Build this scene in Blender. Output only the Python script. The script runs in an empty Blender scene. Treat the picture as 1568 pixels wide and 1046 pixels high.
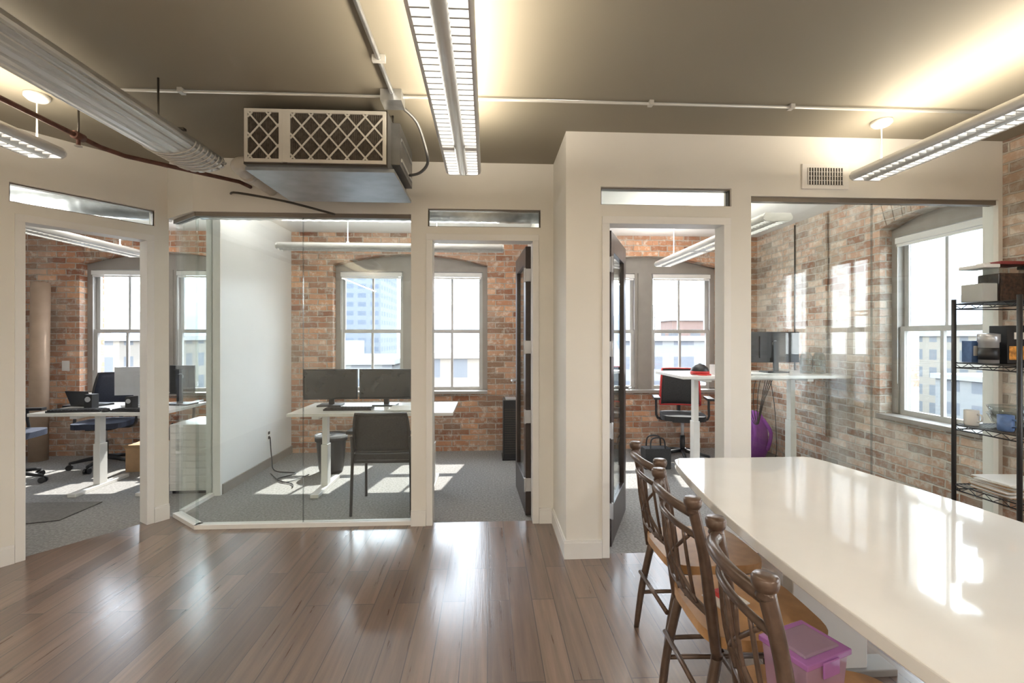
import bpy, bmesh, math, random
from mathutils import Vector, Matrix
random.seed(4)
sc=bpy.context.scene
# ------------------------------------------------------------ materials
def newmat(name):
    m=bpy.data.materials.new(name); m.use_nodes=True
    nt=m.node_tree; nt.nodes.clear()
    out=nt.nodes.new('ShaderNodeOutputMaterial')
    return m,nt,out
def pm(name,col,rough=.5,metal=0,var=.06,scale=8,bump=0,spec=.5,trans=0,coat=0):
    m,nt,out=newmat(name)
    p=nt.nodes.new('ShaderNodeBsdfPrincipled')
    p.inputs['Roughness'].default_value=rough; p.inputs['Metallic'].default_value=metal
    p.inputs['Specular IOR Level'].default_value=spec
    p.inputs['Transmission Weight'].default_value=trans
    p.inputs['Coat Weight'].default_value=coat
    tc=nt.nodes.new('ShaderNodeTexCoord'); n=nt.nodes.new('ShaderNodeTexNoise')
    n.inputs['Scale'].default_value=scale; n.inputs['Detail'].default_value=4
    nt.links.new(tc.outputs['Object'],n.inputs['Vector'])
    r=nt.nodes.new('ShaderNodeValToRGB')
    r.color_ramp.elements[0].position=.3; r.color_ramp.elements[1].position=.7
    r.color_ramp.elements[0].color=tuple(c*(1-var) for c in col)+(1,)
    r.color_ramp.elements[1].color=tuple(min(1,c*(1+var)) for c in col)+(1,)
    nt.links.new(n.outputs['Fac'],r.inputs['Fac']); nt.links.new(r.outputs['Color'],p.inputs['Base Color'])
    if bump:
        b=nt.nodes.new('ShaderNodeBump'); b.inputs['Strength'].default_value=bump; b.inputs['Distance'].default_value=.01
        n2=nt.nodes.new('ShaderNodeTexNoise'); n2.inputs['Scale'].default_value=scale*12
        nt.links.new(tc.outputs['Object'],n2.inputs['Vector'])
        nt.links.new(n2.outputs['Fac'],b.inputs['Height']); nt.links.new(b.outputs['Normal'],p.inputs['Normal'])
    nt.links.new(p.outputs[0],out.inputs[0]); return m
def glassmat(name,tint,f0=.045,rough=0.0):
    # thin architectural glass: clear transmission + Schlick surface reflection
    m,nt,out=newmat(name)
    t=nt.nodes.new('ShaderNodeBsdfTransparent'); t.inputs[0].default_value=tint+(1,)
    g=nt.nodes.new('ShaderNodeBsdfGlossy'); g.inputs['Roughness'].default_value=rough
    geo=nt.nodes.new('ShaderNodeNewGeometry')
    d=nt.nodes.new('ShaderNodeVectorMath'); d.operation='DOT_PRODUCT'
    nt.links.new(geo.outputs['Incoming'],d.inputs[0]); nt.links.new(geo.outputs['Normal'],d.inputs[1])
    def M(op,a,b=None):
        n=nt.nodes.new('ShaderNodeMath'); n.operation=op
        for i,v in enumerate((a,b)):
            if v is None: continue
            if hasattr(v,'node'): nt.links.new(v,n.inputs[i])
            else: n.inputs[i].default_value=v
        return n.outputs[0]
    c=M('ABSOLUTE',d.outputs['Value']); k=M('POWER',M('SUBTRACT',1.0,c),5.0)
    f=M('ADD',f0,M('MULTIPLY',k,1-f0))
    mx=nt.nodes.new('ShaderNodeMixShader')
    nt.links.new(f,mx.inputs[0]); nt.links.new(t.outputs[0],mx.inputs[1]); nt.links.new(g.outputs[0],mx.inputs[2])
    nt.links.new(mx.outputs[0],out.inputs[0]); return m
def emit(name,col,s):
    m,nt,out=newmat(name); e=nt.nodes.new('ShaderNodeEmission')
    e.inputs[0].default_value=col+(1,); e.inputs[1].default_value=s
    nt.links.new(e.outputs[0],out.inputs[0]); return m
def uvvec(nt,mode):
    tc=nt.nodes.new('ShaderNodeTexCoord'); s=nt.nodes.new('ShaderNodeSeparateXYZ'); c=nt.nodes.new('ShaderNodeCombineXYZ')
    nt.links.new(tc.outputs['Object'],s.inputs[0])
    if mode=='wall':
        a=nt.nodes.new('ShaderNodeMath'); a.operation='ADD'
        nt.links.new(s.outputs[0],a.inputs[0]); nt.links.new(s.outputs[1],a.inputs[1])
        nt.links.new(a.outputs[0],c.inputs[0]); nt.links.new(s.outputs[2],c.inputs[1])
    else:
        nt.links.new(s.outputs[1],c.inputs[0]); nt.links.new(s.outputs[0],c.inputs[1])
    return tc,c
def mixc(nt,a,b,fac,typ='MIX'):
    m=nt.nodes.new('ShaderNodeMix'); m.data_type='RGBA'; m.blend_type=typ
    for sock,v in ((m.inputs[0],fac),(m.inputs[6],a),(m.inputs[7],b)):
        if hasattr(v,'node'): nt.links.new(v,sock)
        elif isinstance(v,(int,float)): sock.default_value=v
        else: sock.default_value=tuple(v)+(1,)
    return m.outputs[2]
def brickmat(name,c1,c2,c3,mortar,pale,palefac,wash=0):
    m,nt,out=newmat(name)
    p=nt.nodes.new('ShaderNodeBsdfPrincipled'); p.inputs['Roughness'].default_value=.85
    tc,v=uvvec(nt,'wall')
    nz=nt.nodes.new('ShaderNodeTexNoise'); nz.inputs['Scale'].default_value=9
    nt.links.new(tc.outputs['Object'],nz.inputs['Vector'])
    sub=nt.nodes.new('ShaderNodeVectorMath'); sub.operation='SCALE'; sub.inputs[3].default_value=.02
    nt.links.new(nz.outputs['Color'],sub.inputs[0])
    add=nt.nodes.new('ShaderNodeVectorMath'); add.operation='ADD'
    nt.links.new(v.outputs[0],add.inputs[0]); nt.links.new(sub.outputs[0],add.inputs[1])
    def bt(a,b,mo):
        t=nt.nodes.new('ShaderNodeTexBrick'); t.inputs['Scale'].default_value=1
        t.inputs['Brick Width'].default_value=.215; t.inputs['Row Height'].default_value=.069
        t.inputs['Mortar Size'].default_value=.0075; t.inputs['Mortar Smooth'].default_value=.35
        t.inputs['Color1'].default_value=a+(1,); t.inputs['Color2'].default_value=b+(1,); t.inputs['Mortar'].default_value=mo+(1,)
        nt.links.new(add.outputs[0],t.inputs['Vector']); return t
    t1=bt(c1,c2,mortar); t2=bt((0,0,0),(1,1,1),(0,0,0))
    n=nt.nodes.new('ShaderNodeTexNoise'); n.inputs['Scale'].default_value=2.2; n.inputs['Detail'].default_value=6
    nt.links.new(tc.outputs['Object'],n.inputs['Vector'])
    n3=nt.nodes.new('ShaderNodeTexNoise'); n3.inputs['Scale'].default_value=14; n3.inputs['Detail'].default_value=8; n3.inputs['Roughness'].default_value=.7
    nt.links.new(tc.outputs['Object'],n3.inputs['Vector'])
    r=nt.nodes.new('ShaderNodeValToRGB'); r.color_ramp.elements[0].position=.45; r.color_ramp.elements[1].position=.6
    nt.links.new(n.outputs['Fac'],r.inputs['Fac'])
    col=mixc(nt,t1.outputs['Color'],c3,r.outputs['Color'])
    col=mixc(nt,col,mortar,t1.outputs['Fac'])
    r2=nt.nodes.new('ShaderNodeValToRGB'); r2.color_ramp.elements[0].position=.62-palefac*.25; r2.color_ramp.elements[1].position=.72-palefac*.2
    nt.links.new(n3.outputs['Fac'],r2.inputs['Fac'])
    sf=nt.nodes.new('ShaderNodeMath'); sf.operation='MULTIPLY'; sf.inputs[1].default_value=.75
    nt.links.new(r2.outputs['Color'],sf.inputs[0])
    col=mixc(nt,col,pale,sf.outputs[0])
    if wash:
        n5=nt.nodes.new('ShaderNodeTexNoise'); n5.inputs['Scale'].default_value=1.3; n5.inputs['Detail'].default_value=9; n5.inputs['Roughness'].default_value=.68
        nt.links.new(tc.outputs['Object'],n5.inputs['Vector'])
        r5=nt.nodes.new('ShaderNodeValToRGB'); r5.color_ramp.elements[0].position=.46; r5.color_ramp.elements[1].position=.60
        r5.color_ramp.elements[1].color=(wash,wash,wash,1)
        nt.links.new(n5.outputs['Fac'],r5.inputs['Fac'])
        col=mixc(nt,col,pale,r5.outputs['Color'])
    r3=nt.nodes.new('ShaderNodeMapRange'); r3.inputs[3].default_value=.6; r3.inputs[4].default_value=1.22
    nt.links.new(t2.outputs['Color'],r3.inputs[0])
    cmb=nt.nodes.new('ShaderNodeCombineColor')
    for i in range(3): nt.links.new(r3.outputs[0],cmb.inputs[i])
    col2=mixc(nt,col,cmb.outputs[0],1.0,'MULTIPLY')
    col=mixc(nt,col2,col,t1.outputs['Fac'])
    nt.links.new(col,p.inputs['Base Color'])
    h=nt.nodes.new('ShaderNodeMath'); h.operation='SUBTRACT'; nt.links.new(n3.outputs['Fac'],h.inputs[0]); nt.links.new(t1.outputs['Fac'],h.inputs[1])
    b=nt.nodes.new('ShaderNodeBump'); b.inputs['Strength'].default_value=.85; b.inputs['Distance'].default_value=.015
    nt.links.new(h.outputs[0],b.inputs['Height']); nt.links.new(b.outputs['Normal'],p.inputs['Normal'])
    nt.links.new(p.outputs[0],out.inputs[0]); return m
def woodfloor():
    m,nt,out=newmat('wood_plank')
    p=nt.nodes.new('ShaderNodeBsdfPrincipled'); p.inputs['Specular IOR Level'].default_value=.6
    p.inputs['Coat Weight'].default_value=.75; p.inputs['Coat Roughness'].default_value=.19; p.inputs['Coat IOR'].default_value=1.5
    tc,v=uvvec(nt,'floor')
    t=nt.nodes.new('ShaderNodeTexBrick'); t.offset=.37
    t.inputs['Scale'].default_value=1; t.inputs['Brick Width'].default_value=.95; t.inputs['Row Height'].default_value=.118
    t.inputs['Mortar Size'].default_value=.0022
    t.inputs['Color1'].default_value=(.120,.073,.050,1); t.inputs['Color2'].default_value=(.225,.150,.108,1); t.inputs['Mortar'].default_value=(.055,.038,.028,1)
    nt.links.new(v.outputs[0],t.inputs['Vector'])
    mp=nt.nodes.new('ShaderNodeMapping'); mp.inputs['Scale'].default_value=(1.3,24,1)
    nt.links.new(v.outputs[0],mp.inputs[0])
    ad=nt.nodes.new('ShaderNodeVectorMath'); ad.operation='ADD'
    sc2=nt.nodes.new('ShaderNodeVectorMath'); sc2.operation='SCALE'; sc2.inputs[3].default_value=60
    nt.links.new(t.outputs['Color'],sc2.inputs[0]); nt.links.new(mp.outputs[0],ad.inputs[0]); nt.links.new(sc2.outputs[0],ad.inputs[1])
    n=nt.nodes.new('ShaderNodeTexNoise'); n.inputs['Scale'].default_value=1.5; n.inputs['Detail'].default_value=5; n.inputs['Roughness'].default_value=.6; n.inputs['Distortion'].default_value=.25
    nt.links.new(ad.outputs[0],n.inputs['Vector'])
    r=nt.nodes.new('ShaderNodeValToRGB'); r.color_ramp.elements[0].position=.32; r.color_ramp.elements[1].position=.70
    r.color_ramp.elements[0].color=(.74,.72,.70,1); r.color_ramp.elements[1].color=(1.2,1.19,1.18,1)
    nt.links.new(n.outputs['Fac'],r.inputs['Fac'])
    col=mixc(nt,t.outputs['Color'],r.outputs['Color'],1.0,'MULTIPLY')
    nt.links.new(col,p.inputs['Base Color'])
    mr=nt.nodes.new('ShaderNodeMapRange'); mr.inputs[3].default_value=.22; mr.inputs[4].default_value=.38
    nt.links.new(n.outputs['Fac'],mr.inputs[0]); nt.links.new(mr.outputs[0],p.inputs['Roughness'])
    b=nt.nodes.new('ShaderNodeBump'); b.inputs['Strength'].default_value=.2; b.inputs['Distance'].default_value=.003
    nt.links.new(n.outputs['Fac'],b.inputs['Height']); nt.links.new(b.outputs['Normal'],p.inputs['Normal']); nt.links.new(b.outputs['Normal'],p.inputs['Coat Normal'])
    nt.links.new(p.outputs[0],out.inputs[0]); return m
def facade(name,wall,win,w,h):
    m,nt,out=newmat(name)
    p=nt.nodes.new('ShaderNodeBsdfPrincipled'); p.inputs['Roughness'].default_value=.9
    tc,v=uvvec(nt,'wall')
    t=nt.nodes.new('ShaderNodeTexBrick'); t.offset=0
    t.inputs['Scale'].default_value=1; t.inputs['Brick Width'].default_value=w; t.inputs['Row Height'].default_value=h
    t.inputs['Mortar Size'].default_value=min(w,h)*.24; t.inputs['Mortar Smooth'].default_value=0
    t.inputs['Color1'].default_value=win+(1,); t.inputs['Color2'].default_value=tuple(c*1.15 for c in win)+(1,); t.inputs['Mortar'].default_value=wall+(1,)
    nt.links.new(v.outputs[0],t.inputs['Vector']); nt.links.new(t.outputs['Color'],p.inputs['Base Color'])
    nt.links.new(p.outputs[0],out.inputs[0]); return m
CREAM=pm('cream_paint',(.81,.79,.74),.6,var=.015,scale=3)
WHITE=pm('white_trim_paint',(.83,.82,.80),.4,var=.01)
WWALL=pm('white_wall_paint',(.82,.83,.83),.35,var=.01)
CEILM=pm('khaki_ceiling_paint',(.27,.242,.19),.6,var=.03,scale=1.5)
CEILW=pm('white_ceiling',(.72,.71,.69),.7,var=.02)
BRF=brickmat('brick_red',(.42,.16,.08),(.55,.30,.17),(.43,.26,.17),(.46,.40,.34),(.68,.60,.52),.42,.25)
BRR=brickmat('brick_pale',(.46,.23,.14),(.60,.42,.31),(.54,.42,.32),(.56,.52,.46),(.72,.68,.62),.6,.65)
WOOD=woodfloor()
CARPET=pm('grey_carpet',(.29,.28,.27),.95,var=.3,scale=60,bump=.6)
CARPD=pm('dark_grey_mat',(.16,.15,.14),.9,var=.2,scale=60,bump=.4)
GLASS=glassmat('partition_glass',(.955,.98,.97),.04)
WGLASS=glassmat('window_glass',(.98,.99,.99),.02)
CGLASS=glassmat('clear_glass',(.88,.91,.92),.06)
FRAME=pm('taupe_window_paint',(.30,.275,.25),.45,var=.05)
SASH=pm('grey_sash_paint',(.48,.47,.45),.4,var=.04)
DARKF=pm('dark_bronze_metal',(.08,.07,.06),.35,metal=.6,var=.05)
TRACK=pm('bronze_glass_track',(.22,.19,.16),.4,metal=.3,var=.05)
ESP=pm('espresso_wood',(.035,.024,.02),.3,var=.2,scale=20)
STEEL=pm('galvanized_steel',(.58,.6,.62),.32,metal=.9,var=.15,scale=14)
STEELB=pm('blue_grey_sheet_metal',(.34,.37,.40),.35,metal=.6,var=.15,scale=8)
STEELD=pm('dark_sheet_metal',(.20,.20,.20),.4,metal=.6,var=.2,scale=8)
ALU=pm('satin_aluminium_paint',(.62,.61,.58),.3,metal=.3,var=.03)
FIXW=pm('fixture_white_paint',(.80,.79,.77),.4,var=.01)
FIXG=pm('fixture_silver',(.70,.70,.69),.28,metal=.75,var=.03)
LENS=emit('lamp_lens',(1,.96,.90),5.5)
LENSO=emit('office_lamp_lens',(1,.97,.92),5.5)
RUST=pm('rusty_iron_pipe',(.13,.055,.04),.6,var=.35,scale=25)
BLACK=pm('black_plastic',(.018,.018,.02),.4,var=.1)
BLKM=pm('black_mesh_fabric',(.03,.03,.032),.8,var=.3,scale=120)
NAVY=pm('dark_navy_mesh_fabric',(.022,.028,.05),.7,var=.25,scale=120)
RED=pm('red_plastic',(.50,.03,.03),.4)
MAROON=pm('maroon_lid',(.22,.03,.03),.4)
WTOP=pm('white_quartz',(.86,.845,.81),.06,var=.025,scale=5,coat=.5)
DTOP=pm('white_laminate',(.82,.81,.78),.25,var=.01)
CBR=pm('brown_chair_metal',(.115,.075,.055),.3,metal=.25,var=.25,scale=30)
TAN=pm('tan_seat_wood',(.50,.28,.12),.45,var=.15,scale=14)
CARD=pm('cardboard',(.38,.24,.13),.85,var=.1,scale=15)
PAPER=pm('paper_white',(.8,.79,.76),.7,var=.03)
PURP=pm('purple_plastic',(.56,.24,.64),.12,var=.08,trans=.25)
PURC=pm('pink_clear_plastic',(.85,.60,.85),.12,var=.05,trans=.6)
PURF=pm('purple_fabric',(.25,.05,.35),.8)
FILT=pm('pleated_filter',(.10,.085,.07),.9,var=.3,scale=50)
LATT=pm('filter_card_frame',(.60,.58,.53),.7,var=.06)
PIPEP=pm('painted_pipe',(.62,.58,.52),.5,var=.06)
SILV=pm('silver_plastic',(.55,.56,.58),.3,metal=.5)
SNACK=pm('dark_snack_mix',(.08,.04,.025),.7,var=.6,scale=70)
ORNG=pm('snack_photo_orange',(.75,.30,.06),.5,var=.6,scale=40)
CLEARP=glassmat('clear_plastic',(.78,.79,.79),.04,.08)
BLUEP=pm('blue_packaging',(.10,.18,.38),.4,var=.2,scale=30)
SCREEN=pm('screen_black',(.012,.013,.016),.12,var=.05)
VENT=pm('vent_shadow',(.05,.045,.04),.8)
TUBEB=pm('kraft_tube',(.40,.29,.21),.7,var=.08)
# ------------------------------------------------------------ builder
class B:
    def __init__(s,name,loc=(0,0,0),rz=0):
        s.name=name; s.loc=loc; s.rz=rz; s.bm=bmesh.new(); s.mats=[]
    def mi(s,m):
        if m not in s.mats: s.mats.append(m)
        return s.mats.index(m)
    def hexa(s,P,m):
        v=[s.bm.verts.new(p) for p in P]; k=s.mi(m)
        for f in ((0,3,2,1),(4,5,6,7),(0,1,5,4),(1,2,6,5),(2,3,7,6),(3,0,4,7)):
            s.bm.faces.new([v[i] for i in f]).material_index=k
    def box(s,x0,x1,y0,y1,z0,z1,m):
        s.hexa([(x0,y0,z0),(x1,y0,z0),(x1,y1,z0),(x0,y1,z0),(x0,y0,z1),(x1,y0,z1),(x1,y1,z1),(x0,y1,z1)],m)
    def rbox(s,c,size,rot,m):
        P=[]
        for dz in(-.5,.5):
            for dx,dy in((-.5,-.5),(.5,-.5),(.5,.5),(-.5,.5)):
                P.append(Vector(c)+rot@Vector((dx*size[0],dy*size[1],dz*size[2])))
        s.hexa(P,m)
    def prism(s,pts,vec,m,smooth=False):
        vec=Vector(vec); a=[s.bm.verts.new(p) for p in pts]; b=[s.bm.verts.new(Vector(p)+vec) for p in pts]; k=s.mi(m)
        n=len(pts)
        s.bm.faces.new(a).material_index=k; s.bm.faces.new(b[::-1]).material_index=k
        for i in range(n):
            f=s.bm.faces.new((a[i],a[(i+1)%n],b[(i+1)%n],b[i])); f.material_index=k; f.smooth=smooth
    def tube(s,pts,r,m,seg=10,sub=0,rs=None,cap=True):
        pts=[Vector(p) for p in pts]
        if rs is None: rs=[r]*len(pts)
        if sub:
            q=[];qr=[]
            for i in range(len(pts)-1):
                p0=pts[max(i-1,0)];p1=pts[i];p2=pts[i+1];p3=pts[min(i+2,len(pts)-1)]
                for j in range(sub):
                    t=j/sub
                    q.append(.5*((2*p1)+(p2-p0)*t+(2*p0-5*p1+4*p2-p3)*t*t+(3*p1-p0-3*p2+p3)*t**3)); qr.append(rs[i]*(1-t)+rs[i+1]*t)
            q.append(pts[-1]);qr.append(rs[-1]); pts=q; rs=qr
        k=s.mi(m); rings=[]; up=None
        for i,p in enumerate(pts):
            d=(pts[min(i+1,len(pts)-1)]-pts[max(i-1,0)]).normalized()
            if up is None:
                up=Vector((0,0,1)) if abs(d.z)<.9 else Vector((1,0,0))
            x=d.cross(up)
            if x.length<1e-4: x=d.cross(Vector((0,1,0)))
            x.normalize(); y=x.cross(d).normalized(); up=y
            rings.append([s.bm.verts.new(p+rs[i]*(math.cos(2*math.pi*j/seg)*x+math.sin(2*math.pi*j/seg)*y)) for j in range(seg)])
        for a,b in zip(rings,rings[1:]):
            for j in range(seg):
                f=s.bm.faces.new((a[j],a[(j+1)%seg],b[(j+1)%seg],b[j])); f.material_index=k; f.smooth=True
        if cap:
            s.bm.faces.new(rings[0]).material_index=k; s.bm.faces.new(rings[-1][::-1]).material_index=k
    def cyl(s,p,q,r,m,r2=None,seg=16): s.tube([p,q],r,m,seg,rs=[r,r if r2 is None else r2])
    def lathe(s,prof,c,m,seg=20):
        k=s.mi(m); c=Vector(c); rings=[]
        for r,z in prof:
            rings.append([s.bm.verts.new(c+Vector((max(r,1e-4)*math.cos(2*math.pi*j/seg),max(r,1e-4)*math.sin(2*math.pi*j/seg),z))) for j in range(seg)])
        for a,b in zip(rings,rings[1:]):
            for j in range(seg):
                f=s.bm.faces.new((a[j],a[(j+1)%seg],b[(j+1)%seg],b[j])); f.material_index=k; f.smooth=True
        s.bm.faces.new(rings[0]).material_index=k; s.bm.faces.new(rings[-1]).material_index=k
    def sheet(s,grid,th,m):
        k=s.mi(m); R=len(grid);C=len(grid[0]); off=Vector(th)
        A=[[s.bm.verts.new(p) for p in row] for row in grid]; D=[[s.bm.verts.new(Vector(p)+off) for p in row] for row in grid]
        def F(*v):
            f=s.bm.faces.new(v); f.material_index=k; f.smooth=True
        for i in range(R-1):
            for j in range(C-1):
                F(A[i][j],A[i][j+1],A[i+1][j+1],A[i+1][j]); F(D[i][j],D[i+1][j],D[i+1][j+1],D[i][j+1])
        for i in range(R-1):
            for j in (0,C-1): F(A[i][j],A[i+1][j],D[i+1][j],D[i][j])
        for j in range(C-1):
            for i in (0,R-1): F(A[i][j],A[i][j+1],D[i][j+1],D[i][j])
    def done(s,bevel=0):
        bmesh.ops.recalc_face_normals(s.bm,faces=s.bm.faces)
        me=bpy.data.meshes.new(s.name); s.bm.to_mesh(me); s.bm.free()
        for m in s.mats: me.materials.append(m)
        o=bpy.data.objects.new(s.name,me); sc.collection.objects.link(o)
        o.location=s.loc; o.rotation_euler[2]=s.rz
        if bevel:
            md=o.modifiers.new('bevel','BEVEL'); md.width=bevel; md.segments=2; md.limit_method='ANGLE'; md.angle_limit=math.radians(50)
        return o
H=2.70; YL=3.52; YR=2.95; XR=3.42; YF=5.80; TH=.36
# ------------------------------------------------------------ shell
def arcpts(a,b,zs,rise,n=12):
    return [(a+(b-a)*i/n, zs+rise*(1-(2*i/n-1)**2)) for i in range(n+1)]
def brickwall(name,mat,u0,u1,ops,mp):
    b=B(name); cur=u0
    def pr(poly,v0=0,v1=TH):
        P=[mp(u,v0,z) for u,z in poly]; v=Vector(mp(0,v1,0))-Vector(mp(0,v0,0)); b.prism(P,v,mat)
    for (a,c,z0,z1,rise) in ops:
        pr([(cur,-.05),(a,-.05),(a,H),(cur,H)])
        pr([(a,-.05),(c,-.05),(c,z0),(a,z0)])
        pr([(a,H)]+arcpts(a,c,z1,rise)+[(c,H)])
        n=int((c-a)/.075)
        for i in range(n):
            def pt(t,up):
                u=a+(c-a)*t; z=z1+rise*(1-(2*t-1)**2); sl=rise*4*(1-2*t)/(c-a); L=math.hypot(1,sl)
                return (u-sl/L*up,z+up/L)
            t0=(i+.07)/n; t1=(i+.93)/n
            pr([pt(t0,.001),pt(t1,.001),pt(t1,.2),pt(t0,.2)],-.005,.05)
        cur=c
    pr([(cur,-.05),(u1,-.05),(u1,H),(cur,H)])
    return b.done()
Z0,Z1=.70,2.28
farops=[(-4.80,-2.93,Z0,Z1,.13),(-1.87,0.0,Z0,Z1,.13),(1.05,2.92,Z0,Z1,.13)]
brickwall('wall_back',BRF,-5.7,XR,farops,lambda u,v,z:(u,YF+v,z))
rops=[(.2,1.9,Z0,Z1,.13),(3.07,3.93,Z0,Z1+.05,.08)]
brickwall('wall_right',BRR,-4.1,YF+TH,rops,lambda u,v,z:(XR+v,u,z))
def window(name,W,z0,z1,rise,n,loc,rz):
    b=B(name,loc,rz)
    y=.13
    P=[(u,y,z) for u,z in ([(-W/2,z1)]+arcpts(-W/2,W/2,z1,rise)[1:-1]+[(W/2,z1)])]
    b.prism(P,(0,.08,0),FRAME)
    b.box(-W/2,W/2,y-.02,y+.1,z1-.07,z1,FRAME)
    b.box(-W/2,-W/2+.06,y-.02,y+.1,z0+.04,z1-.07,FRAME); b.box(W/2-.06,W/2,y-.02,y+.1,z0+.04,z1-.07,FRAME)
    b.box(-W/2,W/2,-.03,y+.2,z0,z0+.035,FRAME)
    if n==2:
        b.box(-.11,.11,y-.03,y+.1,z0+.035,z1-.07,FRAME)
        b.box(-.07,.07,y-.045,y-.03,z0+.035,z1-.07,FRAME)
        cells=[(-W/2+.06,-.11),(.11,W/2-.06)]
    else: cells=[(-W/2+.06,W/2-.06)]
    zm=z0+.77
    for a,c in cells:
        for lo,hi,yy in ((z0+.035,zm+.02,y+.0),(zm-.02,z1-.07,y+.04)):
            s=.042
            b.box(a,a+s,yy,yy+.035,lo,hi,SASH); b.box(c-s,c,yy,yy+.035,lo,hi,SASH)
            b.box(a+s,c-s,yy,yy+.035,lo,lo+s,SASH); b.box(a+s,c-s,yy,yy+.035,hi-s,hi,SASH)
            m=(a+c)/2; b.box(m-.013,m+.013,yy+.004,yy+.03,lo+s,hi-s,SASH)
            b.box(a+s,c-s,yy+.015,yy+.019,lo+s,hi-s,WGLASS)
        b.box(a+.01,c-.01,y-.055,y-.022,z1-.135,z1-.085,FIXW)
        b.box(a+.02,c-.02,y-.05,y-.027,z1-.16,z1-.14,FIXW)
        b.cyl((a+.03,y-.05,z1-.15),(a+.03,y-.05,z0+.3),.003,FIXW,seg=6)
    return b.done()
for i,o in enumerate(farops): window('window_%d'%(i+1),o[1]-o[0],Z0,Z1,.13,2,((o[0]+o[1])/2,YF,0),0)
window('window_4',1.7,Z0,Z1,.13,2,(XR,1.05,0),-math.pi/2)  # unseen window added outside the view for extra daylight
window('window_5',.86,Z0,Z1+.05,.08,1,(XR,3.5,0),-math.pi/2)

def rectwall(b,u0,u1,z0,z1,t,ops,m):
    us=sorted(set([u0,u1]+[x for o in ops for x in o[:2]])); zs=sorted(set([z0,z1]+[x for o in ops for x in o[2:]]))
    for a,c in zip(us,us[1:]):
        run=None
        for e,f in zip(zs,zs[1:]):
            um,zm=(a+c)/2,(e+f)/2
            hole=any(o[0]<um<o[1] and o[2]<zm<o[3] for o in ops)
            if hole:
                if run: b.box(a,c,0,t,run[0],run[1],m); run=None
            else: run=(run[0],f) if run else (e,f)
        if run: b.box(a,c,0,t,run[0],run[1],m)
T=.10
b=B('wall_middle',(0,YL,0)); rectwall(b,-2.13,.497,0,H,T,[(-2.13,-.565,0,2.31),(-.418,.351,0,2.13),(-.442,.40,2.22,2.355)],CREAM); b.done()
b=B('wall_corner_header'); b.prism([(-2.13,YL,2.31),(-2.13,YL+T,2.31),(-2.40,3.83,2.31),(-2.475,3.765,2.31)],(0,0,H-2.31),CREAM); b.done()
ang=math.atan2(.55,.377)
b=B('wall_angled',(-3.5,2.236,0),ang); rectwall(b,0,1.85,0,H,T,[(1.048,1.715,0,2.13),(.99,1.76,2.235,2.355)],CREAM); b.done()
b=B('wall_front_right',(0,YR,0)); rectwall(b,.497,XR,0,H,T,[(.761,1.527,0,2.13),(.719,1.57,2.24,2.355),(1.70,XR-.03,0,2.31)],CREAM); b.done()
b=B('wall_return'); b.box(.497,.60,YR+T,YF,0,H,CREAM); b.done()
b=B('wall_partition_left'); b.box(-2.46,-2.36,4.30,YF,0,H,WWALL); b.done()
b=B('wall_left'); b.box(-3.6,-3.5,-4.0,2.24,0,H,CREAM); b.box(-5.6,-3.5,2.14,2.24,0,H,CREAM); b.done()
b=B('wall_office_left'); b.box(-5.7,-5.6,2.1,YF,0,H,CREAM); b.done()
b=B('wall_rear'); b.box(-3.6,XR,-4.1,-4.0,0,H,CREAM); b.done()
wood=[(-3.5,-4),(XR,-4),(XR,YR+.05),(.53,YR+.05),(.53,YL+.05),(-2.12,YL+.05),(-2.44,3.80),(-2.50,3.79),(-3.5,2.33)]
b=B('floor'); b.prism([(x,y,-.06) for x,y in wood],(0,0,.06),WOOD); b.done()
carp=[(XR,YF),(-5.6,YF),(-5.6,2.24),(-3.561,2.24),(-3.5,2.33),(-2.50,3.79),(-2.44,3.80),(-2.12,YL+.05),(.53,YL+.05),(.53,YR+.05),(XR,YR+.05)]
b=B('floor_carpet'); b.prism([(x,y,-.06) for x,y in carp],(0,0,.06),CARPET); b.done()
b=B('ceiling'); b.box(-5.7,XR+TH,-4.1,YF+TH,H,H+.15,CEILM); b.done()
b=B('ceiling_office'); 
b.box(.60,XR,YR+T,YF,H-.035,H-.002,CEILW); b.box(-2.36,.497,YL+T,YF,H-.035,H-.002,CEILW)
b.prism([(-2.46,YF,H-.035),(-5.6,YF,H-.035),(-5.6,2.25,H-.035),(-3.66,2.25,H-.035),(-2.6,3.80,H-.035),(-2.46,3.9,H-.035)],(0,0,.033),CEILW); b.done()
def casing(name,loc,rz,u0,u1,zh,w=.035,t=T):
    b=B(name,loc,rz)
    b.box(u0-w,u0+.012,-.012,t+.012,0,zh,WHITE); b.box(u1-.012,u1+w,-.012,t+.012,0,zh,WHITE)
    b.box(u0-w,u1+w,-.014,t+.014,zh-.012,zh+w,WHITE); return b.done(.002)
casing('trim_1',(0,YL,0),0,-.418,.351,2.13); casing('trim_2',(0,YR,0),0,.761,1.527,2.13); casing('trim_3',(-3.5,2.236,0),ang,1.048,1.715,2.13)
def transom(name,loc,rz,u0,u1,z0,z1):
    b=B(name,loc,rz); s=.008
    b.box(u0,u1,.02,.06,z0,z0+s,TRACK); b.box(u0,u1,.02,.06,z1-s,z1,TRACK)
    b.box(u0,u0+s,.02,.06,z0+s,z1-s,DARKF); b.box(u1-s,u1,.02,.06,z0+s,z1-s,DARKF)
    b.box(u0+s,u1-s,.037,.043,z0+s,z1-s,GLASS); b.done()
transom('window_6',(0,YL,0),0,-.442,.40,2.22,2.355); transom('window_7',(0,YR,0),0,.719,1.57,2.24,2.355); transom('window_8',(-3.5,2.236,0),ang,.99,1.76,2.235,2.355)
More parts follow.
